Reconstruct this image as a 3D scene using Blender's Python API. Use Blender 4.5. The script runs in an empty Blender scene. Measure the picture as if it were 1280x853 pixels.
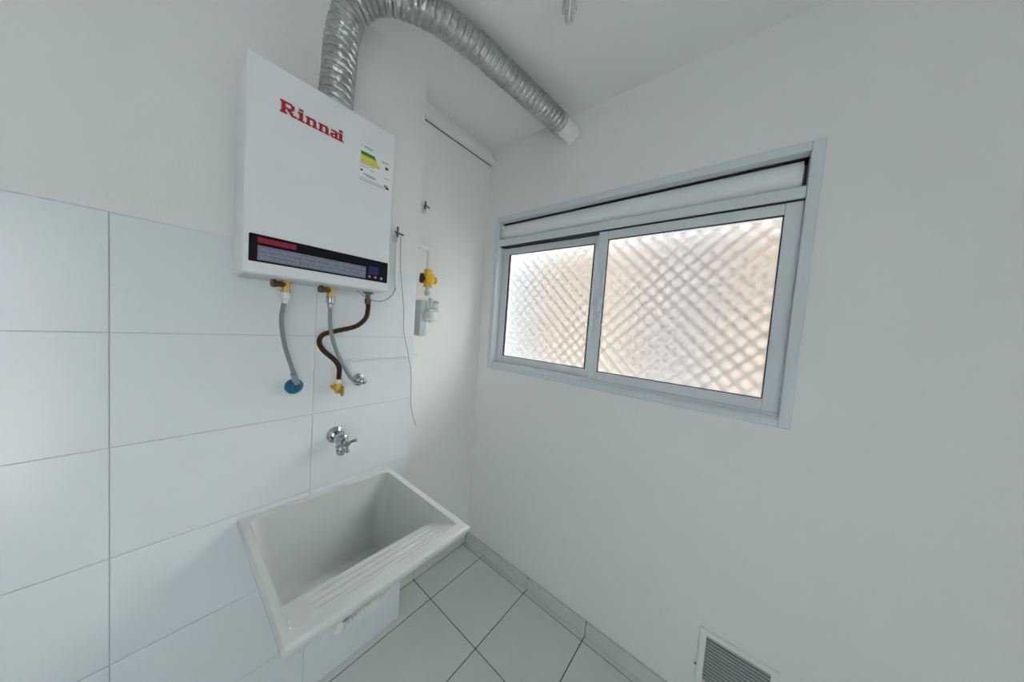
import bpy, bmesh, math, random
from mathutils import Vector, Matrix
random.seed(3)
C = bpy.context.scene.collection
PI = math.pi

# ---------------------------------------------------------------- camera
RX = Vector((0.62837616, -0.77446374, 0.07313904))     # camera right
DN = Vector((0.00539582, -0.08967841, -0.99595616))    # camera down
FW = Vector((0.77789092, 0.62622975, -0.05217291))     # camera forward
EYE = Vector((0.0, 0.0, 1.55))
FOCAL = 353.82                                          # pixels at 1280 wide
cam_d = bpy.data.cameras.new('camera')
cam = bpy.data.objects.new('camera', cam_d)
C.objects.link(cam)
M = Matrix.Identity(4)
for i in range(3):
    M[i][0] = RX[i]; M[i][1] = -DN[i]; M[i][2] = -FW[i]; M[i][3] = EYE[i]
cam.matrix_world = M
cam_d.sensor_width = 36
cam_d.lens = FOCAL * 36 / 1280
cam_d.clip_start = 0.02
bpy.context.scene.camera = cam

# ---------------------------------------------------------------- light
W = bpy.data.worlds.new('sky'); bpy.context.scene.world = W
W.use_nodes = True
wn = W.node_tree; wn.nodes.clear()
bg = wn.nodes.new('ShaderNodeBackground'); wo = wn.nodes.new('ShaderNodeOutputWorld')
tc = wn.nodes.new('ShaderNodeTexCoord'); sp = wn.nodes.new('ShaderNodeSeparateXYZ')
cr = wn.nodes.new('ShaderNodeValToRGB')
wn.links.new(tc.outputs['Generated'], sp.inputs[0]); wn.links.new(sp.outputs[2], cr.inputs[0])
cr.color_ramp.elements[0].position = 0.0; cr.color_ramp.elements[0].color = (0.90, 0.95, 1.0, 1)
cr.color_ramp.elements[1].position = 0.8; cr.color_ramp.elements[1].color = (0.74, 0.86, 1.0, 1)
wn.links.new(cr.outputs[0], bg.inputs[0]); bg.inputs[1].default_value = 3.0
wn.links.new(bg.outputs[0], wo.inputs[0])

def sun(name, direction, energy, col, angle=2.0):
    d = bpy.data.lights.new(name, 'SUN'); d.energy = energy; d.color = col; d.angle = math.radians(angle)
    o = bpy.data.objects.new(name, d); C.objects.link(o)
    o.rotation_euler = Vector(direction).to_track_quat('-Z', 'Y').to_euler()
    return o
sun('sun', (-0.70, 0.36, -0.62), 12.2, (1.0, 0.99, 0.97))

sc = bpy.context.scene
sc.view_settings.view_transform = 'Standard'
sc.view_settings.look = 'None'
sc.view_settings.gamma = 1
sc.view_settings.use_curve_mapping = False
sc.view_settings.exposure = 0.85
sc.cycles.max_bounces = 12; sc.cycles.diffuse_bounces = 8; sc.cycles.transmission_bounces = 8
sc.cycles.transparent_max_bounces = 12

# ---------------------------------------------------------------- helpers
def at(u, v, x=None, y=None, z=None):
    """point of the room seen at photo pixel (u, v) on the plane x=, y= or z="""
    d = RX * ((u - 640) / FOCAL) + DN * ((v - 426.5) / FOCAL) + FW
    if x is not None: t = x / d.x
    elif y is not None: t = y / d.y
    else: t = (z - EYE.z) / d.z
    return EYE + d * t

def mat(name, col, rough=0.5, metal=0.0, bump=0.0, bscale=40.0, var=0.0, vscale=6.0, coat=0.0, spec=0.5, detail=3.0):
    m = bpy.data.materials.new(name); m.use_nodes = True
    nt = m.node_tree; b = nt.nodes['Principled BSDF']
    b.inputs['Base Color'].default_value = (*col, 1)
    b.inputs['Roughness'].default_value = rough; b.inputs['Metallic'].default_value = metal
    b.inputs['Coat Weight'].default_value = coat; b.inputs['Specular IOR Level'].default_value = spec
    t = nt.nodes.new('ShaderNodeTexCoord')
    if var > 0:
        n = nt.nodes.new('ShaderNodeTexNoise'); n.inputs['Scale'].default_value = vscale; n.inputs['Detail'].default_value = 4
        r = nt.nodes.new('ShaderNodeValToRGB')
        r.color_ramp.elements[0].position = .3; r.color_ramp.elements[1].position = .7
        r.color_ramp.elements[0].color = (*[c * (1 - var) for c in col], 1)
        r.color_ramp.elements[1].color = (*[min(1, c * (1 + var)) for c in col], 1)
        nt.links.new(t.outputs['Object'], n.inputs['Vector']); nt.links.new(n.outputs[0], r.inputs[0])
        nt.links.new(r.outputs[0], b.inputs['Base Color'])
    if bump > 0:
        n = nt.nodes.new('ShaderNodeTexNoise'); n.inputs['Scale'].default_value = bscale; n.inputs['Detail'].default_value = detail
        k = nt.nodes.new('ShaderNodeBump'); k.inputs['Strength'].default_value = bump; k.inputs['Distance'].default_value = 0.004
        nt.links.new(t.outputs['Object'], n.inputs['Vector']); nt.links.new(n.outputs[0], k.inputs['Height'])
        nt.links.new(k.outputs[0], b.inputs['Normal'])
    return m

PAINT = mat('wall_paint', (0.80, 0.81, 0.80), 0.75, bump=0.12, bscale=120)
CEIL = mat('ceiling_paint', (0.80, 0.81, 0.80), 0.85, bump=0.08, bscale=90)
TILE = mat('glazed_wall_tile', (0.76, 0.80, 0.82), 0.22, bump=0.03, bscale=6)
GROUT = mat('pale_grout', (0.62, 0.64, 0.64), 0.9)
FTILE = mat('floor_tile', (0.66, 0.70, 0.68), 0.20, bump=0.04, bscale=60, var=0.03, vscale=3)
FGROUT = mat('dark_grout', (0.035, 0.05, 0.05), 0.9)
BASET = mat('baseboard_tile', (0.62, 0.66, 0.62), 0.3, var=0.03)
ALU = mat('white_window_aluminium', (0.66, 0.70, 0.73), 0.35)
ALU2 = mat('shutter_white', (0.82, 0.84, 0.85), 0.4)
GASKET = mat('black_gasket', (0.02, 0.02, 0.025), 0.6)
ENAMEL = mat('white_enamel', (0.78, 0.80, 0.81), 0.32, coat=0.2)
UNDER = mat('galvanised_plate', (0.60, 0.64, 0.62), 0.45, 0.3)
BLACK = mat('gloss_black_panel', (0.004, 0.004, 0.008), 0.3, spec=0.25)
RED = mat('red_ink', (0.50, 0.015, 0.03), 0.5)
REDB = mat('red_badge', (0.30, 0.01, 0.04), 0.4)
STICK = mat('silver_sticker', (0.19, 0.21, 0.28), 0.5, var=0.2, vscale=90)
PAPER = mat('label_paper', (0.80, 0.82, 0.82), 0.5)
INK = mat('dark_ink', (0.06, 0.06, 0.08), 0.6)
INKL = mat('grey_ink', (0.30, 0.30, 0.33), 0.6)
GREEN = mat('green_ink', (0.02, 0.20, 0.05), 0.5)
LIME = mat('lime_ink', (0.42, 0.60, 0.03), 0.5)
YEL = mat('yellow_ink', (0.72, 0.68, 0.02), 0.5)
ORNG = mat('orange_ink', (0.80, 0.45, 0.03), 0.5)
BLUEI = mat('blue_ink', (0.10, 0.25, 0.40), 0.4)
NAVY = mat('navy_ink', (0.02, 0.02, 0.14), 0.3)
DUCT = mat('crumpled_aluminium', (0.47, 0.49, 0.475), 0.28, 0.92, bump=0.6, bscale=90, var=0.14, vscale=30, detail=6)
PVC = mat('white_pvc', (0.80, 0.82, 0.80), 0.35)
CERAM = mat('glazed_ceramic', (0.62, 0.65, 0.63), 0.12, coat=0.5, var=0.02)
CHROME = mat('chrome', (0.46, 0.49, 0.51), 0.08, 1.0)
STEEL = mat('braided_steel', (0.36, 0.39, 0.41), 0.4, 0.7, bump=1.0, bscale=500)
BROWN = mat('brown_gas_hose', (0.085, 0.038, 0.02), 0.35, 0.5, bump=0.6, bscale=300)
BRASS = mat('brass', (0.58, 0.38, 0.12), 0.28, 1.0)
DBRASS = mat('tarnished_brass', (0.16, 0.10, 0.06), 0.45, 0.8)
YVALVE = mat('yellow_valve_paint', (0.80, 0.46, 0.02), 0.4)
OCHRE = mat('ochre_valve_paint', (0.62, 0.36, 0.03), 0.4, var=0.15, vscale=50)
TEAL = mat('blue_valve_plastic', (0.01, 0.13, 0.22), 0.35)
GREYM = mat('grey_cast_metal', (0.50, 0.54, 0.55), 0.4, 0.3, var=0.08, vscale=40)
GREYL = mat('light_grey_plastic', (0.66, 0.70, 0.68), 0.45)
DARKM = mat('dark_metal', (0.14, 0.14, 0.13), 0.4, 0.7)
CREAM = mat('cream_paint', (0.72, 0.74, 0.66), 0.5)
WIRE = mat('white_cord', (0.58, 0.60, 0.60), 0.6)
WIREG = mat('grey_cord', (0.36, 0.38, 0.38), 0.6)
VENT = mat('grille_grey', (0.34, 0.38, 0.37), 0.5)
VENTD = mat('grille_dark', (0.03, 0.035, 0.035), 0.8)
NET = mat('net_cord', (0.30, 0.29, 0.27), 0.8)
BEIGE = mat('beige_render', (0.18, 0.128, 0.088), 0.9, var=0.06, vscale=1.2)
BEIGED = mat('greyish_render', (0.12, 0.095, 0.082), 0.9, var=0.05, vscale=1.2)
PALEW = mat('pale_render', (0.18, 0.195, 0.205), 0.9, var=0.03, vscale=1.0)
ASPH = mat('yard_concrete', (0.80, 0.79, 0.77), 0.9)

def glass_mat(name, col, rough, trans_w, refr_w):
    m = bpy.data.materials.new(name); m.use_nodes = True
    nt = m.node_tree; nt.nodes.clear()
    out = nt.nodes.new('ShaderNodeOutputMaterial')
    tl = nt.nodes.new('ShaderNodeBsdfTranslucent'); tl.inputs[0].default_value = (*col, 1)
    rf = nt.nodes.new('ShaderNodeBsdfRefraction'); rf.inputs['Color'].default_value = (*col, 1)
    rf.inputs['Roughness'].default_value = rough; rf.inputs['IOR'].default_value = 1.45
    gl = nt.nodes.new('ShaderNodeBsdfGlossy'); gl.inputs['Roughness'].default_value = 0.25
    m1 = nt.nodes.new('ShaderNodeMixShader'); m1.inputs[0].default_value = refr_w
    m2 = nt.nodes.new('ShaderNodeMixShader'); m2.inputs[0].default_value = 0.05
    nt.links.new(tl.outputs[0], m1.inputs[1]); nt.links.new(rf.outputs[0], m1.inputs[2])
    nt.links.new(m1.outputs[0], m2.inputs[1]); nt.links.new(gl.outputs[0], m2.inputs[2])
    nt.links.new(m2.outputs[0], out.inputs[0])
    return m
FROST = glass_mat('frosted_glass', (0.96, 0.955, 0.94), 0.34, 0, 0.96)
def clear_mat():
    m = bpy.data.materials.new('lamp_glass'); m.use_nodes = True
    b = m.node_tree.nodes['Principled BSDF']
    b.inputs['Base Color'].default_value = (0.80, 0.82, 0.80, 1); b.inputs['Roughness'].default_value = 0.15
    b.inputs['Transmission Weight'].default_value = 0.5
    return m
TUBEG = clear_mat()

def put(name, bm, m, parent=None, smooth=False, loc=None):
    bmesh.ops.recalc_face_normals(bm, faces=bm.faces)
    me = bpy.data.meshes.new(name); bm.to_mesh(me); bm.free()
    if smooth:
        for p in me.polygons: p.use_smooth = True
        try: me.set_sharp_from_angle(angle=math.radians(35))
        except Exception: pass
    me.materials.append(m)
    o = bpy.data.objects.new(name, me); C.objects.link(o)
    if loc is not None: o.location = loc
    if parent is not None: o.parent = parent; o.matrix_parent_inverse = Matrix.Translation(-Vector(parent.location)) if parent.type == 'EMPTY' else Matrix.Identity(4)
    return o

def thing(name, label, cat, loc=(0, 0, 0), group=None):
    o = bpy.data.objects.new(name, None); C.objects.link(o); o.location = loc
    o.empty_display_size = 0.05
    tag(o, label, cat, group); return o
def tag(o, label, cat, group=None):
    o['label'] = label; o['category'] = cat
    if group: o['group'] = group
    return o
def struct(o):
    o['kind'] = 'structure'; return o

def box(bm, a, b, bevel=0.0, seg=1):
    x0, y0, z0 = [min(a[i], b[i]) for i in range(3)]; x1, y1, z1 = [max(a[i], b[i]) for i in range(3)]
    r = bmesh.ops.create_cube(bm, size=1, matrix=Matrix.Translation(((x0 + x1) / 2, (y0 + y1) / 2, (z0 + z1) / 2)) @ Matrix.Diagonal((x1 - x0, y1 - y0, z1 - z0, 1)))
    if bevel > 0:
        es = set()
        for v in r['verts']: es.update(v.link_edges)
        bmesh.ops.bevel(bm, geom=list(es), offset=bevel, segments=seg, profile=0.6, affect='EDGES')
    return bm
def mbox(a, b, bevel=0.0, seg=1):
    return box(bmesh.new(), a, b, bevel, seg)

def catmull(P, n=10):
    P = [Vector(p) for p in P]; P = [2 * P[0] - P[1]] + P + [2 * P[-1] - P[-2]]; o = []
    for i in range(1, len(P) - 2):
        a, b, c, d = P[i - 1:i + 3]
        for k in range(n):
            t = k / n
            o.append(0.5 * ((2 * b) + (c - a) * t + (2 * a - 5 * b + 4 * c - d) * t * t + (3 * b - a - 3 * c + d) * t ** 3))
    o.append(P[-2]); return o

def resample(P, step):
    L = [0]
    for i in range(1, len(P)): L.append(L[-1] + (P[i] - P[i - 1]).length)
    n = max(2, int(L[-1] / step)); out = []; j = 0
    for k in range(n + 1):
        s = L[-1] * k / n
        while j < len(P) - 2 and L[j + 1] < s: j += 1
        t = (s - L[j]) / max(1e-9, L[j + 1] - L[j]); out.append(P[j].lerp(P[j + 1], min(1, max(0, t))))
    return out

def tube(bm, pts, r, seg=12, rad=None, cap=True, hollow=False):
    """sweep a circle along pts; rad(arc length, angle) overrides the radius"""
    pts = [Vector(p) for p in pts]; rings = []; s = 0
    t0 = (pts[1] - pts[0]).normalized()
    n = t0.cross(Vector((0, 0, 1)));
    if n.length < .1: n = t0.cross(Vector((1, 0, 0)))
    n.normalize()
    for i, p in enumerate(pts):
        if i == 0: t = t0
        elif i == len(pts) - 1: t = (pts[i] - pts[i - 1]).normalized()
        else: t = (pts[i + 1] - pts[i - 1]).normalized()
        n = (n - t * n.dot(t)).normalized(); b = t.cross(n)
        if i: s += (p - pts[i - 1]).length
        ring = []
        for k in range(seg):
            a = 2 * PI * k / seg
            rr = rad(s, a) if rad else r
            ring.append(bm.verts.new(p + (n * math.cos(a) + b * math.sin(a)) * rr))
        rings.append(ring)
    for i in range(len(rings) - 1):
        for k in range(seg):
            bm.faces.new((rings[i][k], rings[i][(k + 1) % seg], rings[i + 1][(k + 1) % seg], rings[i + 1][k]))
    if cap:
        bm.faces.new(rings[0][::-1]); bm.faces.new(rings[-1])
    return bm
def mtube(pts, r, seg=12, **k): return tube(bmesh.new(), pts, r, seg, **k)

def lathe(bm, base, axis, prof, seg=20):
    """prof: list of (distance along the axis, radius)"""
    base = Vector(base); t = Vector(axis).normalized()
    n = t.cross(Vector((0, 0, 1)))
    if n.length < .1: n = t.cross(Vector((1, 0, 0)))
    n.normalize(); b = t.cross(n); rings = []
    for d, r in prof:
        rings.append([bm.verts.new(base + t * d + (n * math.cos(2 * PI * k / seg) + b * math.sin(2 * PI * k / seg)) * max(r, 1e-4)) for k in range(seg)])
    for i in range(len(rings) - 1):
        for k in range(seg):
            bm.faces.new((rings[i][k], rings[i][(k + 1) % seg], rings[i + 1][(k + 1) % seg], rings[i + 1][k]))
    bm.faces.new(rings[0][::-1]); bm.faces.new(rings[-1]); return bm
def mlathe(base, axis, prof, seg=20): return lathe(bmesh.new(), base, axis, prof, seg)

# ---------------------------------------------------------------- room shell
XW = 1.38      # window wall
YT = 1.25      # tiled wall
YN = 1.40      # niche wall behind the tiled pier
XE = 0.78      # edge of the tiled pier
ZC = 2.70
X0, Y0 = -1.6, -1.5
WY0, WY1, WZ0, WZ1 = -0.16, 1.305, 1.262, 2.245

# window wall, with the hole for the window
bm = bmesh.new()
T = 0.15
box(bm, (XW, Y0, 0), (XW + T, YN, WZ0 + .01))
box(bm, (XW, Y0, WZ1 - .01), (XW + T, YN, ZC))
box(bm, (XW, Y0, WZ0 + .01), (XW + T, WY0 + .01, WZ1 - .01))
box(bm, (XW, WY1 - .01, WZ0 + .01), (XW + T, YN, WZ1 - .01))
wall_right = struct(put('wall_right', bm, PAINT))
struct(put('wall_niche', mbox((XE - .02, YN, 0), (XW + T, YN + .12, ZC)), PAINT))
# pier: painted above, tiled below
wall_left = struct(put('wall_left', mbox((X0, YT + .006, 0), (XE, YN + .12, ZC)), PAINT))
struct(put('wall_back', mbox((X0 - .12, Y0 - .12, 0), (X0, YN + .12, ZC)), PAINT))
bm = bmesh.new()       # the side the photographer came from, with an unseen doorway added and sized for fill daylight
box(bm, (X0, Y0 - .12, 0), (-.95, Y0, ZC)); box(bm, (-.53, Y0 - .12, 0), (XW + T, Y0, ZC)); box(bm, (-.95, Y0 - .12, 2.1), (-.53, Y0, ZC))
struct(put('wall_entrance', bm, PAINT))
struct(put('ceiling', mbox((X0 - .12, Y0 - .12, ZC), (XW + T, YN + .12, ZC + .12)), CEIL))
floor = struct(put('floor', mbox((X0, Y0, -.12), (XW, YN, -.004)), FGROUT))

# wall tiles (30 x 45 cm), thin joints
backing = put('tile_backing', mbox((X0, YT + .002, 0.0), (XE, YT + .006, 1.761)), GROUT, wall_left)
cache = {}
def piece(name, a, b, m, parent, bev=.0012):
    s = tuple(round(abs(b[i] - a[i]), 4) for i in range(3)); key = (name, s, m.name)
    if key not in cache:
        bmm = mbox([-v / 2 for v in s], [v / 2 for v in s], bev)
        me = bpy.data.meshes.new(name); bmesh.ops.recalc_face_normals(bmm, faces=bmm.faces); bmm.to_mesh(me); bmm.free()
        me.materials.append(m); cache[key] = me
    o = bpy.data.objects.new(name, cache[key]); C.objects.link(o)
    o.location = [(a[i] + b[i]) / 2 for i in range(3)]; o.parent = parent
    return o
g = .0009
xs = [XE, .366, -.084, -.534, -.984, -1.434, X0]
zs = [0, .249, .552, .855, 1.157, 1.459, 1.761]
for i in range(len(xs) - 1):
    for j in range(len(zs) - 1):
        piece('tile', (xs[i + 1] + g, YT - .001, zs[j] + g), (xs[i] - (0 if i == 0 else g), YT + .0045, zs[j + 1] - g), TILE, wall_left, .0008)

# floor tiles
g = .0022
fx = [XW - .002, 1.337, .952, .40, .015, -.37, -.755, -1.14, X0 + .001]
fy = [YN - .001, 1.384, 1.214, .852, .484, .116, -.252, -.62, -.988, -1.356, Y0 + .001]
for i in range(len(fx) - 1):
    for j in range(len(fy) - 1):
        a = (fx[i + 1] + g, fy[j + 1] + g, -.010); b = (fx[i] - g, fy[j] - g, random.uniform(-.0004, .0004))
        if a[1] > YT and b[0] < XE: continue
        if b[1] > YT and b[0] <= XE: b = (b[0], YT, b[2])
        piece('tile', (a[0], a[1], -.010), (b[0], b[1], 0.0), FTILE, floor, .0012)

# baseboard strips of tile
bb = struct(put('baseboard_right', mbox((XW - .004, Y0, .001), (XW, YN, .068)), FGROUT))
for j in range(1, len(fy) - 1):
    piece('tile', (XW - .014, fy[j + 1] + .0028, .001), (XW - .002, fy[j] - .0028 if j > 1 else 1.2125, .070), BASET, bb)
piece('tile', (XW - .014, 1.2155, .001), (XW - .002, YN - .014, .070), BASET, bb)
bn = struct(put('baseboard_niche', mbox((XE + .001, YN - .004, .001), (XW - .016, YN, .068)), FGROUT))
piece('tile', (.9535, YN - .014, .001), (XW - .016, YN - .002, .070), BASET, bn)
piece('tile', (XE + .002, YN - .014, .001), (.9505, YN - .002, .070), BASET, bn)

# white pipe boxed under the ceiling of the niche
t = thing('ceiling_conduit', 'white raceway running just under the ceiling above the niche beside the tiled wall', 'pipe', (1.08, YN - .02, 2.6))
q = bmesh.new(); box(q, (XE + .001, YN - .034, 2.606), (XW - .001, YN - .001, 2.640), .004, 2)
put('raceway', q, PVC, t)
put('raceway_shadow_line', mbox((XE + .001, YN - .006, 2.603), (XW - .001, YN - .001, 2.606)), DARKM, t)  # dark strip standing in for the shadow line below the raceway
put('end_cap', mbox((XW - .012, YN - .037, 2.603), (XW - .002, YN - .002, 2.643), .002), PVC, t)

# ---------------------------------------------------------------- window
win = struct(put('window_1', mbox((XW + .101, WY0 + .012, WZ0 + .012), (XW + .145, WY1 - .012, WZ0 + .028)), ALU))
def wpart(name, a, b, m=ALU, bev=.002, parent=None): return put(name, mbox(a, b, bev), m, parent or win)
FW_ = .032
XF = XW - .012
wpart('frame_rail', (XF, WY0 + FW_, WZ1 - FW_), (XW + .10, WY1 - FW_, WZ1))                        # head
wpart('frame_rail', (XF, WY0 + FW_, WZ0), (XW + .10, WY1 - FW_, WZ0 + .028))                       # sill
wpart('frame_rail', (XF - .006, WY0 + FW_, WZ0 + .029), (XW + .02, WY1 - FW_, WZ0 + .035), ALU, .001)
wpart('frame_stile', (XF, WY1 - FW_, WZ0), (XW + .10, WY1, WZ1))
wpart('frame_stile', (XF, WY0, WZ0), (XW + .10, WY0 + FW_, WZ1))
ya, yb = WY0 + FW_, WY1 - FW_
wpart('gasket', (XW + .03, ya, WZ1 - FW_ - .005), (XW + .10, yb, WZ1 - FW_), GASKET, 0)
# shutter roll between the two rails
bm = bmesh.new(); prof = []
for k in range(13):
    a = PI * .5 - PI * k / 12
    prof.append((XW + .050 - .036 * math.cos(a), 2.1575 + .0505 * math.sin(a)))
vs = [[bm.verts.new((x, yy, z)) for (x, z) in prof] for yy in (ya + .012, yb - .012)]
for k in range(12): bm.faces.new((vs[0][k], vs[0][k + 1], vs[1][k + 1], vs[1][k]))
bm.faces.new(vs[0]); bm.faces.new(vs[1][::-1]); bm.faces.new((vs[0][0], vs[1][0], vs[1][12], vs[0][12]))
put('shutter_roll', bm, ALU2, win, True)
wpart('shutter_backing', (XW + .08, ya, 2.10), (XW + .10, yb, 2.215), ALU)
wpart('tape_guide', (XW + .004, yb - .020, 2.12), (XW + .016, yb - .010, 2.19), ALU2, .002)
wpart('track_rail', (XW - .006, ya, 2.061), (XW + .10, yb, 2.100))
wpart('gasket', (XW + .004, ya, 2.0575), (XW + .09, yb, 2.061), GASKET, 0)
wpart('track_rail', (XW + .002, ya, WZ0 + .028), (XW + .10, yb, WZ0 + .046))
def sash(y0, y1, xf, name='sash', gs=.0035):
    z0, z1 = WZ0 + .046, 2.056
    s = thing_part = put(name, mbox((xf, y0, z0), (xf + .022, y0 + .048, z1), .002), ALU, win)     # first stile
    put('sash_stile', mbox((xf, y1 - .048, z0), (xf + .022, y1, z1), .002), ALU, s)
    put('sash_rail', mbox((xf + .001, y0 + .048, z0), (xf + .021, y1 - .048, z0 + .042), .002), ALU, s)
    put('sash_rail', mbox((xf + .001, y0 + .048, z1 - .040), (xf + .021, y1 - .048, z1), .002), ALU, s)
    q = bmesh.new(); e = .0035
    for (a, b) in (((y0 + .048, z0 + .042), (y1 - .048, z0 + .042 + e)), ((y0 + .048, z1 - .040 - e), (y1 - .048, z1 - .040)),
                   ((y0 + .048, z0 + .042), (y0 + .048 + gs, z1 - .040)), ((y1 - .048 - gs, z0 + .042), (y1 - .048, z1 - .040))):
        box(q, (xf + .006, a[0], a[1]), (xf + .016, b[0], b[1]))
    put('gasket', q, GASKET, s)
    put('pane', mbox((xf + .010, y0 + .046, z0 + .040), (xf + .0135, y1 - .046, z1 - .038)), FROST, s)
    return s
sash(.588, yb, XW + .046, gs=.009)
sash(ya, .604, XW + .008)
put('latch', mbox((XW + .000, .566, 1.66), (XW + .008, .584, 1.74), .003), ALU, win)

# safety net outside
bm = bmesh.new()
n0, n1, m0, m1 = WY0 - .1, WY1 + .1, WZ0 - .1, WZ1 + .1
st = .066
d = n0 - (m1 - m0)
def clipseg(y, sgn):
    # line: starts at (y, m0) rising at 45 degrees
    pts = []
    ya_, za_ = y, m0; yb_, zb_ = y + sgn * (m1 - m0), m1
    lo, hi = 0.0, 1.0
    dy = yb_ - ya_
    for lim, s in ((n0, 1), (n1, -1)):
        f0 = s * (ya_ - lim); f1 = s * (yb_ - lim)
        if f0 < 0 and f1 < 0: return None
        if f0 < 0: lo = max(lo, f0 / (f0 - f1))
        if f1 < 0: hi = min(hi, f0 / (f0 - f1))
    if hi - lo < .02: return None
    return (ya_ + dy * lo, za_ + (m1 - m0) * lo), (ya_ + dy * hi, za_ + (m1 - m0) * hi)
k = n0 - 1.3
while k < n1 + 1.3:
    for sgn in (1, -1):
        s = clipseg(k, sgn)
        if s: tube(bm, [(XW + T + .02 + .002 * sgn, s[0][0], s[0][1]), (XW + T + .02 + .002 * sgn, s[1][0], s[1][1])], .0055, 5)
    k += st
tag(put('safety_net', bm, NET), 'diamond mesh safety net stretched outside the frosted window', 'net')

# the neighbouring building and the ground outside
b = thing('building', 'beige rendered building seen blurred through the frosted right window pane', 'building', (9, 0, -6))
put('wall', mbox((7.4, -3.0, -6), (12, 5.2, 4.3)), BEIGE, b)
put('wall_panel', mbox((7.2, .3, -6), (7.4, 1.9, 4.2)), BEIGED, b)
b = thing('building', 'pale bluish white building added to hide the bright sky behind the left window pane', 'building', (9, 8, -6))
put('wall', mbox((8.4, 5.3, -6), (12, 14, 4.6)), PALEW, b)  # added block, covers the sky so the left pane stays less bright
struct(put('bounce_terrace', mbox((-3, -6, -.15), (4, Y0 - .12, -.01)), ASPH))  # unseen slab outside the doorway, added to bounce daylight up to the ceiling
struct(put('trim_1', mbox((-8, -14, -6.2), (16, 14, -6.0)), ASPH))

# ---------------------------------------------------------------- water heater
YH = 1.06
hx0, hx1, hz0, hz1 = .135, .541, 1.646, 2.222
H = thing('water_heater', 'large white wall-mounted gas water heater with black control panel', 'water heater', ((hx0 + hx1) / 2, YT, hz0))
put('case', mbox((hx0, YH, hz0), (hx1, YT - .02, hz1), .006, 3), ENAMEL, H, True)
put('bottom_plate', mbox((hx0 + .012, YH + .012, hz0 - .004), (hx1 - .012, YT - .001, hz0 + .001), .001), UNDER, H)
put('mounting_bracket', mbox((hx0 + .05, YT - .022, hz0 + .03), (hx1 - .05, YT - .001, hz1 - .03)), UNDER, H)
f = YH - .0005
def flat(name, x0, z0, x1, z1, m, parent, d=.001, off=0.0): return put(name, mbox((x0, f - off - d, z0), (x1, f - off, z1)), m, parent)
cp = put('control_panel', mbox((hx0 + .012, YH - .004, 1.677), (.535, YH + .001, 1.752), .0015), BLACK, H)
f2 = YH - .0042
def cpp(name, x0, z0, x1, z1, m): return put(name, mbox((x0, f2 - .0008, z0), (x1, f2, z1)), m, cp)
cpp('silver_sticker', hx0 + .03, 1.682, .455, 1.722, STICK)['label'] = 'silver instruction sticker'
cpp('red_badge', hx0 + .03, 1.730, .252, 1.744, REDB)['label'] = 'dark red badge'
bmq = bmesh.new()
for row in range(3):
    x = hx0 + .036
    while x < .448:
        w = random.uniform(.004, .013)
        box(bmq, (x, f2 - .0012, 1.687 + row * .012), (x + w, f2 - .0008, 1.690 + row * .012)); x += w + .004
put('sticker_print', bmq, INKL, cp)['kind'] = 'stuff'
cpp('display', .466, 1.700, .50, 1.728, NAVY)
for x, m, nm in ((.468, GREEN, 'green_icon'), (.489, RED, 'red_icon'), (.511, BLUEI, 'blue_icon')):
    put(nm, mlathe((x, f2, 1.690), (0, -1, 0), [(0, .0055), (.001, .0055)], 14), m, cp)
    put('icon_mark', mlathe((x + .001, f2 - .001, 1.691), (0, -1, 0), [(0, .0022), (.0006, .0022)], 8), PAPER, cp)

# brand lettering, slab letters
def letters(x0, z0, h, wtot):
    q = bmesh.new(); u = wtot / 6.28
    def r(a, b, c, d): box(q, (x0 + a * u, f - .0012, z0 + b * h), (x0 + c * u, f, z0 + d * h))
    # R
    r(.0, 0, .62, .16); r(.12, .1, .48, .9); r(0, .84, 1.05, 1.0); r(.95, .55, 1.27, .92); r(.48, .42, 1.12, .56)
    r(.66, .28, .98, .48); r(.82, .12, 1.16, .34); r(.96, 0, 1.48, .16)
    def i(a):
        r(a, 0, a + .68, .13); r(a + .16, .1, a + .52, .7); r(a, .58, a + .5, .70); r(a + .13, .80, a + .54, 1.0)
    def n(a):
        r(a, 0, a + .56, .13); r(a + .12, .1, a + .42, .7); r(a, .58, a + .4, .70)
        r(a + .42, .55, a + .95, .71); r(a + .74, .1, a + 1.06, .62); r(a + .64, 0, a + 1.18, .13)
    i(1.55); n(2.30); n(3.56)
    a = 4.80; r(a + .50, .1, a + .80, .62); r(a + .10, .56, a + .72, .71); r(a + .02, .12, a + .30, .34); r(a + .1, 0, a + .55, .14); r(a + .12, .30, a + .6, .42); r(a + .55, 0, a + .95, .13)
    i(5.62)
    return q
put('lettering', letters(.205, 2.104, .034, .163), RED, H)['label'] = 'red maker lettering'

# energy label
el = flat('energy_label', .422, 2.004, .534, 2.137, PAPER, H, .0006)
def ep(name, x0, z0, x1, z1, m): return put(name, mbox((x0, f - .0012, z0), (x1, f - .0006, z1)), m, el)
for k, (m, w) in enumerate(((GREEN, .046), (GREEN, .050), (LIME, .052), (YEL, .055), (YEL, .058), (YEL, .062), (ORNG, .064))):
    zz = 2.110 - k * .0052
    ep('rating_bar', .4235, zz - .0045 if k > 1 else zz - .0050, .4235 + w, zz, m)
q = bmesh.new()
for (x0, x1, z) in ((.424, .429, 2.1285), (.432, .462, 2.1245), (.434, .462, 2.1275), (.496, .516, 2.107), (.498, .52, 2.1035), (.424, .47, 2.0690),
                    (.424, .432, 2.046), (.434, .47, 2.038), (.436, .475, 2.0345), (.442, .476, 2.031), (.424, .516, 2.020), (.505, .525, 2.052), (.424, .45, 2.060), (.455, .47, 2.056), (.424, .51, 2.0135)):
    box(q, (x0, f - .0011, z), (x1, f - .0006, z + .0018))
put('small_print', q, INKL, el)['kind'] = 'stuff'
ep('rating_mark', .508, 2.084, .519, 2.093, INK); ep('print_block', .424, 2.044, .431, 2.050, INK)
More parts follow.
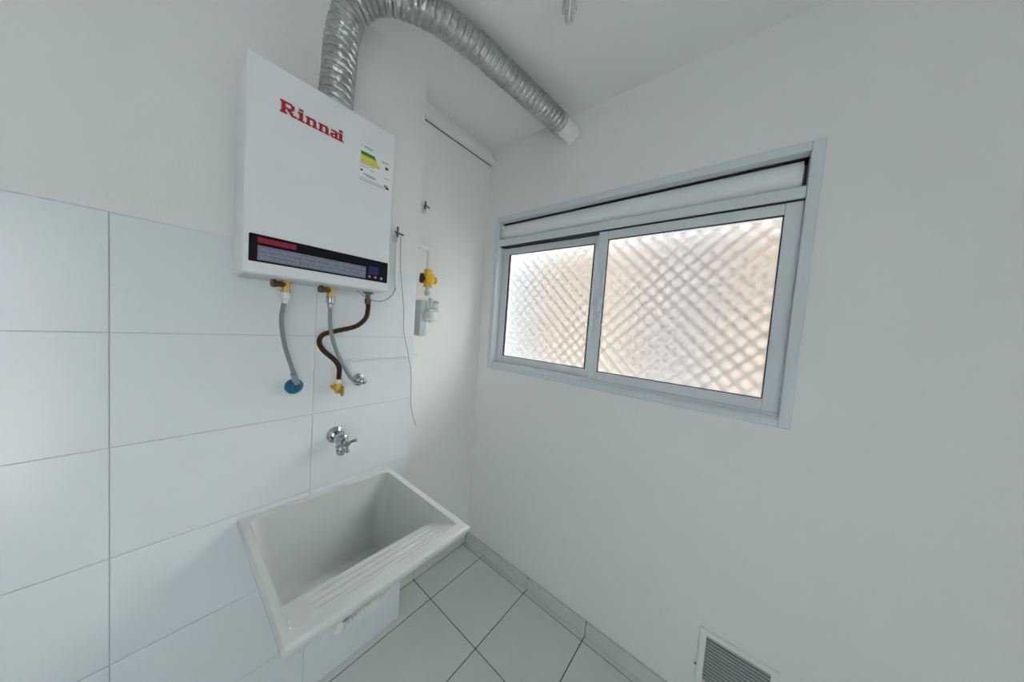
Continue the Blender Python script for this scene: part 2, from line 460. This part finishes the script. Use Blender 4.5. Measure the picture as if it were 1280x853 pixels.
ep('print_block', .506, 2.020, .520, 2.030, INKL); ep('print_block', .512, 2.016, .524, 2.024, INK)

# connections under the heater (parts of the heater)
def vert(x, y, prof, m, name, parent): return put(name, mlathe((x, y, prof[0][0]), (0, 0, -1), [(prof[0][0] - z, r) for z, r in prof], 14), m, parent, True)
YC = 1.16
pw = at(413, 372, y=YC); pg = at(460, 372, y=YC); pc = at(357, 368, y=YC)
for p in (pw, pc):
    vert(p.x, YC, [(hz0 - .003, .017), (hz0 - .010, .017), (hz0 - .010, .010), (hz0 - .030, .010), (hz0 - .030, .013), (hz0 - .042, .013)], BRASS, 'brass_connection', H)
    put('brass_stub', mlathe((p.x - .004, YC - .002, hz0 - .016), (-1, -.2, 0), [(0, .009), (.024, .009), (.024, .012), (.034, .012)], 12), DBRASS, H, True)
vert(pg.x, YC, [(hz0 - .003, .018), (hz0 - .010, .018), (hz0 - .012, .009), (hz0 - .034, .009)], DARKM, 'gas_connection', H)

# ---------------------------------------------------------------- flue duct
t = thing('flue_duct', 'silver corrugated aluminium flue duct arching from the heater along the ceiling to the wall', 'duct', (.365, 1.14, hz1))
path = resample(catmull([(.368, 1.14, 2.2235), (.371, 1.14, 2.32), (.378, 1.138, 2.46), (.392, 1.115, 2.555), (.440, 1.05, 2.615), (.53, .978, 2.628), (.70, .92, 2.632), (.96, .88, 2.630), (1.15, .845, 2.618), (1.285, .818, 2.606)], 24), .0035)
pit = .026
def dr(s, a):
    ph = ((s + .004 * a / (2 * PI) * 5) / pit + a / (2 * PI)) % 1.0
    v = .0503 - (.0060 if ph < .16 else (.0030 if ph < .26 or ph > .92 else 0))
    v += .0010 * math.sin(ph * 6 * PI)
    return v + .0010 * math.sin(a * 5 + s * 31) + .0007 * math.sin(a * 11 - s * 57)
put('corrugated_duct', mtube(path, .05, 44, rad=dr), DUCT, t, True)
put('duct_collar', mlathe((.368, 1.14, hz1 + .0005), (0, 0, 1), [(0, .052), (.022, .052), (.022, .048)], 36), UNDER, t, True)
e0 = Vector((1.268, .822, 2.608)); e1 = Vector((XW - .001, .795, 2.597))
put('wall_sleeve', mlathe(e0, e1 - e0, [(0, .047), (0.0, .0475), ((e1 - e0).length, .0475)], 36), PVC, t, True)['label'] = 'smooth white wall sleeve'
put('clamp_band', mlathe(e0, e1 - e0, [(-.001, .0505), (.010, .0505)], 36), UNDER, t, True)
put('sleeve_flange', mlathe(e1, e0 - e1, [(0.0, .054), (.006, .054), (.008, .048)], 36), PVC, t, True)

# ---------------------------------------------------------------- hoses and valves on the tiled wall
def elbow_set(t, p, m, mr, rad=.022):
    put('wall_flange', mlathe((p.x, YT - .001, p.z), (0, -1, 0), [(0, rad), (.004, rad), (.010, rad * .62)], 24), mr, t, True)
    put('elbow', mlathe((p.x, YT - .008, p.z), (0, -1, 0), [(0, .014), (.036, .014), (.042, .012), (.046, .006)], 16), m, t, True)
# grey braided hose to the chrome elbow
pe = at(452, 476, y=YT - .03)
t = thing('water_hose', 'grey braided hose dropping from the brass heater connection to the chrome wall elbow', 'hose', pe)
hp = catmull([(pw.x, YC, hz0 - .052), at(413, 410, y=YC + .01), at(421, 440, y=YC + .03), at(432, 462, y=YT - .05), at(440, 474, y=YT - .042), (pe.x - .008, YT - .036, pe.z - .002)], 8)
put('braided_tube', mtube(hp, .0068, 12), STEEL, t, True)
vert(pw.x, YC, [(hz0 - .040, .013), (hz0 - .060, .013), (hz0 - .064, .009), (hz0 - .076, .008)], CHROME, 'hose_nut', t)
put('hose_nut', mtube([hp[-6], hp[-1]], .0105, 8), CHROME, t)
t = thing('wall_elbow', 'chrome round wall elbow receiving the middle braided hose above the tap', 'elbow', (pe.x, YT, pe.z))
elbow_set(t, pe, CHROME, CHROME, .026)
# left hose to the blue rosette
pb = at(369, 484, y=YT - .02)
t = thing('water_hose', 'grey braided hose at the left ending at the blue wall valve', 'hose', pb)
hp = catmull([(pc.x, YC, hz0 - .052), at(352, 400, y=YC + .01), at(356, 432, y=YC + .03), at(364, 458, y=YT - .05), at(371, 480, y=YT - .034)], 8)
put('braided_tube', mtube(hp, .0068, 12), STEEL, t, True)
vert(pc.x, YC, [(hz0 - .040, .013), (hz0 - .060, .013), (hz0 - .064, .009), (hz0 - .076, .008)], PVC, 'hose_nut', t)
put('hose_nut', mtube([hp[-6], hp[-1]], .0100, 8), CHROME, t)
t = thing('wall_valve', 'small round blue plastic wall valve at the left edge below the heater', 'valve', (pb.x, YT, pb.z))
put('wall_flange', mlathe((pb.x, YT - .001, pb.z), (0, -1, 0), [(0, .028), (.006, .028), (.014, .022), (.022, .012)], 24), TEAL, t, True)
put('valve_knob', mlathe((pb.x, YT - .020, pb.z), (0, -1, 0), [(0, .012), (.018, .012), (.018, .009), (.022, .006)], 12), TEAL, t, True)

# brown gas hose
pv = at(423, 478, y=YT - .035)
t = thing('gas_hose', 'brown flexible gas hose curving in an S below the heater', 'hose', pv)
hp = catmull([(pg.x, YC, hz0 - .040), at(460, 386, y=YC), at(457, 398, y=YC + .01), at(445, 408, y=YC + .02), at(425, 413, y=YC + .035), at(405, 418, y=YC + .04), at(399, 427, y=YC + .045), at(404, 438, y=YC + .045), at(418, 450, y=YC + .05), at(424, 460, y=YT - .036), (pv.x, YT - .035, pv.z + .004)], 8)
def ribs(s, a): return .0088 + .0009 * math.sin(s * 2 * PI / .005)
put('ribbed_tube', mtube(resample(hp, .00125), .009, 12, rad=ribs), BROWN, t, True)
vert(pg.x, YC, [(hz0 - .030, .012), (hz0 - .046, .012), (hz0 - .050, .010)], DBRASS, 'hose_nut', t)
vert(pv.x, YT - .035, [(pv.z + .012, .010), (pv.z + .004, .012), (pv.z - .006, .012)], CREAM, 'hose_nut', t)
t = thing('gas_valve', 'ochre yellow gas valve on the tiles at the foot of the brown hose', 'valve', (pv.x, YT, pv.z - .03))
vert(pv.x, YT - .035, [(pv.z - .004, .013), (pv.z - .020, .015), (pv.z - .030, .015), (pv.z - .036, .010), (pv.z - .044, .010)], OCHRE, 'valve_body', t)
put('wall_stub', mlathe((pv.x, YT - .035, pv.z - .022), (-.25, 1, 0), [(-.002, .012), (.034, .010)], 14), OCHRE, t, True)
put('lever', mbox((pv.x + .004, YT - .056, pv.z - .054), (pv.x + .014, YT - .046, pv.z - .014), .002), BRASS, t)
put('cream_stub', mtube([(pv.x - .014, YT - .014, pv.z - .012), (pv.x - .014, YT - .014, pv.z + .055)], .006, 10), CREAM, t, True)

# thin white pipe with cap near the pier edge
t = thing('thin_pipe', 'thin white horizontal pipe fixed to the tiles between the hoses and the niche', 'pipe', (.64, YT - .008, 1.37))
p0 = at(437, 450, y=YT - .008); p1 = at(521, 444.5, y=YT - .008)
put('tube', mtube([p0, p1], .0035, 10), PVC, t, True)
put('end_sleeve', mtube([p0.lerp(p1, .78), p1], .0062, 10), PVC, t, True)

# hooks and cords
def hook(p, y, s, label):
    t = thing('wall_hook', label, 'hook', (p.x, y, p.z))
    put('screw_plate', mbox((p.x - .011 * s, y - .004, p.z - .030 * s), (p.x + .005 * s, y - .0005, p.z - .004 * s), .001), GREYM, t)
    put('upright', mtube([(p.x, y - .012, p.z - .012 * s), (p.x, y - .012, p.z + .022 * s)], .0035 * s, 8), DARKM, t, True)
    put('crossbar', mtube([(p.x - .010 * s, y - .012, p.z + .003 * s), (p.x + .022 * s, y - .012, p.z)], .003 * s, 8), DARKM, t, True)
    put('stem', mtube([(p.x, y - .002, p.z), (p.x, y - .014, p.z)], .003 * s, 8), DARKM, t, True)
h1 = at(497, 292, y=YT - .012)
hook(h1, YT, 1.3, 'small grey metal hook just right of the heater, above the white conduit')
h2 = at(532, 258, y=YN - .012)
hook(h2, YN, 1.15, 'small grey metal hook on the niche wall above the yellow gas valve')
t = thing('white_conduit', 'slim white vertical conduit from the lower hook down beside the heater', 'pipe', (h1.x, YT, h1.z))
c0 = at(496, 303, y=YT - .010); c1 = at(495, 360, y=YT - .010)
put('tube', mtube([c0, c1], .0085, 12), PVC, t, True)
tag(put('power_cord', mtube(catmull([c1 + Vector((0, 0, .004)), at(490, 369, y=YT - .03), at(480, 376, y=YT - .06), at(466, 376, y=YC + .02), at(455, 370, y=YC + .0), at(446, 363, y=YC + .01), at(442, 359.5, y=YC + .01)], 8), .0026, 8), WIREG, None, True),
    'thin grey cord looping from the white conduit to the underside of the heater', 'cord')
tag(put('hanging_cord', mtube(catmull([at(501, 296, y=YT - .012), at(500.5, 330, y=YT - .006), at(502, 352, y=YT - .006), at(504.5, 385, y=YT - .006), at(505, 415, y=YT - .006), at(510, 442, y=YT - .016), at(514, 470, y=YT - .006), at(513.5, 503, y=YT - .006), at(516, 520, y=YT - .008), at(520, 532, y=YT - .010)], 8), .0016, 6), WIREG, None, True),
    'long thin grey cord hanging down the pier edge below the lower hook', 'cord')

# ---------------------------------------------------------------- gas point in the niche
vx = at(535, 350, y=YN - .07)
V = thing('gas_shutoff_valve', 'bright yellow gas shutoff valve with black handle on a white pipe in the niche', 'valve', (vx.x, YN, vx.z))
def v2(z): return z
top = at(535, 312, y=YN - .07)
put('white_pipe', mtube(catmull([(XE + .001, YN - .075, top.z + .006), (vx.x - .035, YN - .072, top.z + .006), (vx.x - .012, YN - .07, top.z + .002), (vx.x, YN - .07, top.z - .014), (vx.x, YN - .07, vx.z + .03)], 6), .0125, 14), PVC, V, True)
put('valve_body', mlathe((vx.x, YN - .07, vx.z + .046), (0, 0, -1), [(-.008, .022), (.012, .022), (.016, .031), (.032, .035), (.048, .035), (.064, .031), (.068, .024), (.084, .024)], 8), YVALVE, V)
put('side_cap', mlathe((vx.x + .028, YN - .072, vx.z + .002), (1, 0, 0), [(0, .016), (.008, .016), (.008, .020), (.016, .020)], 12), YVALVE, V, True)
put('handle', mlathe((vx.x - .026, YN - .08, vx.z + .002), (-.9, .30, 0), [(0, .010), (.010, .010), (.010, .026), (.022, .026)], 14), GASKET, V, True)
put('nipple', mlathe((vx.x, YN - .07, vx.z - .034), (0, 0, -1), [(0, .010), (.016, .010), (.016, .007), (.026, .007), (.026, .014), (.042, .014), (.042, .010), (.050, .010)], 12), GREYM, V, True)

g0 = at(537, 402, y=YN - .07)
G = thing('gas_regulator', 'light grey gas regulator body hanging below the yellow valve in the niche', 'regulator', (g0.x, YN, g0.z - .05))
zt = at(537, 374, y=YN - .07).z; zb = at(537, 423, y=YN - .07).z
put('inlet_pipe', mtube([(g0.x, YN - .07, zt + .006), (g0.x, YN - .07, zt - .055)], .011, 14), GREYM, G, True)
put('back_body', mbox((g0.x - .055, YN - .062, zb + .010), (g0.x - .012, YN - .001, zt - .010), .006, 2), GREYM, G, True)
put('flange_bar', mbox((g0.x - .028, YN - .098, zt - .068), (g0.x + .036, YN - .05, zt - .056), .003), GREYM, G)
put('bowl', mlathe((g0.x + .004, YN - .072, zt - .068), (0, 0, -1), [(0, .034), (.034, .034), (.040, .038), (.048, .034), (.051, .015), (.060, .013)], 18), GREYL, G, True)
put('dial_housing', mlathe((g0.x + .012, YN - .055, zt - .036), (1, -.35, 0), [(0, .022), (.020, .032), (.034, .030), (.042, .018)], 18), GREYL, G, True)
put('black_port', mbox((g0.x + .028, YN - .085, zt - .024), (g0.x + .042, YN - .070, zt - .012), .001), GASKET, G)

# ---------------------------------------------------------------- laundry sink
sx0, sx1, sy0, sy1, sz = .160, .692, .684, 1.2485, .836
S = thing('laundry_sink', 'white ceramic laundry sink with washboard slope fixed to the tiled wall', 'sink', ((sx0 + sx1) / 2, YT, .58))
NX, NY = 128, 132
def smin(a, b, k=.02):
    h = max(k - abs(a - b), 0) / k
    return min(a, b) - h * h * k * .25
def height(x, y):
    xl, xr, yf, yb_ = sx0 + .026, sx1 - .030, sy0 + .036, sy1 - .030
    dl, drr, db, df = x - xl, xr - x, yb_ - y, y - yf
    # rounded inner corners
    def wall(d): return d * 5.5 if d > 0 else d
    r = .035
    ds = smin(smin(dl, drr, r), db, r)
    wd = ds * 5.5
    fd = df * .36 if df < .135 else .0486 + (df - .135) * 3
    dep = smin(wd, fd, .012)
    dep = smin(dep, .300 - .12 * min(.12, math.hypot(x - .43, y - 1.04)), .03)
    if dep <= 0: 
        e = min(x - sx0, sx1 - x, y - sy0, 1)
        return sz - (.006 * (1 - max(0, e) / .008) ** 2 if e < .008 else 0) 
    z = sz - dep - .0015 * min(1, dep / .004)
    if .014 < df < .128 and .045 < dl and drr > .030:
        z += .0014 * math.cos((df - .014) / .114 * 2 * PI * 10) * min(1, (dl - .045) / .01) * min(1, (drr - .03) / .02)
    return z
bm = bmesh.new(); grid = []
for j in range(NY + 1):
    grid.append([bm.verts.new((sx0 + (sx1 - sx0) * i / NX, sy0 + (sy1 - sy0) * j / NY, 0)) for i in range(NX + 1)])
for row in grid:
    for v in row: v.co.z = height(v.co.x, v.co.y)
for j in range(NY):
    for i in range(NX): bm.faces.new((grid[j][i], grid[j][i + 1], grid[j + 1][i + 1], grid[j + 1][i]))
# outer skirt
loop = [grid[0][i] for i in range(NX)] + [grid[j][NX] for j in range(NY)] + [grid[NY][i] for i in range(NX, 0, -1)] + [grid[j][0] for j in range(NY, 0, -1)]
prev = loop
for (zz, ix, fy0) in ((sz - .012, 0, 0), (sz - .038, .012, .014), (sz - .041, .016, .020), (sz - .041, .022, .034), (.770, .023, .150), (.528, .075, .262)):
    ring = []
    for v in loop:
        u_ = (v.co.x - sx0) / (sx1 - sx0); w_ = (v.co.y - sy0) / (sy1 - sy0)
        ring.append(bm.verts.new((sx0 + ix + u_ * (sx1 - sx0 - 2 * ix), sy0 + fy0 + w_ * (sy1 - sy0 - fy0 - .003), zz)))
    for k in range(len(loop)):
        bm.faces.new((prev[k], ring[k], ring[(k + 1) % len(loop)], prev[(k + 1) % len(loop)]))
    prev = ring
bm.faces.new(prev)
put('basin', bm, CERAM, S, True)
zb_ = height(.43, 1.04)
put('drain', mlathe((.43, 1.04, zb_ - .004), (0, 0, 1), [(0, .030), (.006, .030), (.007, .024), (.005, .020)], 24), CHROME, S, True)
put('drain_nut', mlathe((.43, 1.04, .5275), (0, 0, -1), [(0, .034), (.02, .034), (.02, .026), (.05, .026)], 20), PVC, S, True)

# corrugated siphon
t = thing('drain_hose', 'white corrugated drain hose hanging under the laundry sink', 'hose', (.43, 1.04, .45))
hp = resample(catmull([(.43, 1.04, .470), (.43, 1.04, .455), at(424, 785, y=1.03), at(436, 777, y=1.05), at(452, 766, y=1.07), at(470, 753, y=1.10), at(481, 740, y=1.17), at(486, 728, y=1.242)], 10), .002)
put('corrugated_tube', mtube(hp, .02, 20, rad=lambda s, a: .0205 if (s / .019) % 1 < .55 else .0125), PVC, t, True)
put('end_nut', mlathe(hp[-1], (0, -1, 0), [(-.006, .027), (.02, .027), (.024, .022)], 20), PVC, t, True)
tb = at(410, 780, y=1.0)
put('brass_clamp', mlathe((hp[10].x, hp[10].y, hp[10].z + .004), (0, 0, -1), [(0, .0225), (.009, .0225)], 18), DBRASS, t, True)

# ---------------------------------------------------------------- tap
tp = at(421, 545, y=YT - .02)
F = thing('sink_tap', 'chrome wall tap with cross handle above the laundry sink', 'tap', (tp.x, YT, tp.z))
x, z = tp.x, tp.z
put('wall_flange', mlathe((x, YT - .001, z), (0, -1, 0), [(0, .026), (.004, .026), (.012, .016)], 24), CHROME, F, True)
put('body', mlathe((x, YT - .006, z), (0, -1, 0), [(0, .011), (.022, .011), (.026, .016), (.040, .019), (.052, .019), (.060, .014), (.066, .011), (.074, .011)], 20), CHROME, F, True)
put('spout', mtube(catmull([(x, YT - .046, z - .008), (x, YT - .050, z - .024), (x, YT - .052, z - .036)], 5), .010, 14), CHROME, F, True)
put('nozzle', mlathe((x, YT - .052, z - .034), (0, 0, -1), [(0, .013), (.010, .013), (.012, .010), (.016, .010)], 16), CHROME, F, True)
put('stem', mtube([(x, YT - .074, z), (x, YT - .098, z)], .0055, 10), CHROME, F, True)
q = bmesh.new()
for k in range(4):
    a = PI / 4 * 0 + k * PI / 2 + .12
    tube(q, [(x, YT - .094, z), (x + .026 * math.cos(a), YT - .094, z + .026 * math.sin(a))], .0042, 8)
    lathe(q, (x + .022 * math.cos(a), YT - .094, z + .022 * math.sin(a)), (math.cos(a), 0, math.sin(a)), [(0, .0045), (.003, .0062), (.007, .0055), (.009, .002)], 8)
lathe(q, (x, YT - .088, z), (0, -1, 0), [(0, .010), (.010, .010), (.013, .006)], 14)
put('cross_handle', q, CHROME, F, True)

SC = 1.25
for o in F.children:
    for v in o.data.vertices:
        v.co = Vector((x + (v.co.x - x) * SC, YT + (v.co.y - YT) * SC, z + (v.co.z - z) * SC))

# ---------------------------------------------------------------- floor-level grille in the window wall
vy1, vz1 = .022, .398; vy0, vz0 = vy1 - .235, vz1 - .235
Gv = thing('wall_vent', 'grey louvred ventilation grille low on the window wall', 'vent', (XW, (vy0 + vy1) / 2, vz0))
q = bmesh.new(); w = .022
box(q, (XW - .008, vy0, vz0), (XW, vy1, vz0 + w), .001); box(q, (XW - .008, vy0, vz1 - w), (XW, vy1, vz1), .001)
box(q, (XW - .008, vy0, vz0 + w), (XW, vy0 + w, vz1 - w), .001); box(q, (XW - .008, vy1 - w, vz0 + w), (XW, vy1, vz1 - w), .001)
put('grille_frame', q, PAINT, Gv)
put('dark_backing', mbox((XW - .0015, vy0 + w, vz0 + w), (XW - .0005, vy1 - w, vz1 - w)), VENTD, Gv)
ns = 14; hh = (vz1 - vz0 - 2 * w) / ns
for k in range(ns):
    zc = vz0 + w + (k + .5) * hh
    sl = bmesh.new()
    v = [sl.verts.new(p) for p in ((XW - .006, vy0 + w, zc - hh * .16), (XW - .006, vy1 - w, zc - hh * .16), (XW - .002, vy1 - w, zc + hh * .20), (XW - .002, vy0 + w, zc + hh * .20),
                                   (XW - .006, vy0 + w, zc - hh * .30), (XW - .006, vy1 - w, zc - hh * .30), (XW - .002, vy1 - w, zc + hh * .06), (XW - .002, vy0 + w, zc + hh * .06))]
    for fc in ((0, 1, 2, 3), (7, 6, 5, 4), (0, 4, 5, 1), (3, 2, 6, 7), (0, 3, 7, 4), (1, 5, 6, 2)): sl.faces.new([v[i] for i in fc])
    put('louvre', sl, VENT, Gv)
ps = at(869, 829, x=XW)
tag(put('wall_screw', mlathe((XW, ps.y, ps.z), (-1, 0, 0), [(0, .0042), (.002, .0042), (.003, .002)], 10), DARKM), 'tiny dark screw in the wall just left of the vent', 'screw')

# ---------------------------------------------------------------- lamp in the ceiling
lp = at(711, 25, z=2.50)
L = thing('ceiling_lamp', 'unlit compact fluorescent bulb hanging from the ceiling at the top edge', 'lamp', (lp.x, lp.y, ZC))
put('ceiling_rose', mlathe((lp.x, lp.y, ZC), (0, 0, -1), [(0, .042), (.010, .042), (.018, .024)], 24), PVC, L, True)
put('lamp_holder', mlathe((lp.x, lp.y, ZC - .014), (0, 0, -1), [(0, .020), (.045, .020), (.050, .023), (.080, .023), (.084, .016)], 20), PVC, L, True)
for k in range(3):
    a = k * PI / 3 * 2 + .5; dx, dy = math.cos(a) * .0155, math.sin(a) * .0155; ex, ey = -math.sin(a) * .0085, math.cos(a) * .0085
    zt_, zl = ZC - .094, 2.508 - (0 if k == 0 else -.012)
    put('glass_tube', mtube(catmull([(lp.x + dx + ex, lp.y + dy + ey, zt_), (lp.x + dx + ex, lp.y + dy + ey, zl + .012), (lp.x + dx + ex * .7, lp.y + dy + ey * .7, zl + .003), (lp.x + dx, lp.y + dy, zl), (lp.x + dx - ex * .7, lp.y + dy - ey * .7, zl + .003), (lp.x + dx - ex, lp.y + dy - ey, zl + .012), (lp.x + dx - ex, lp.y + dy - ey, zt_)], 4), .0055, 10), TUBEG, L, True)
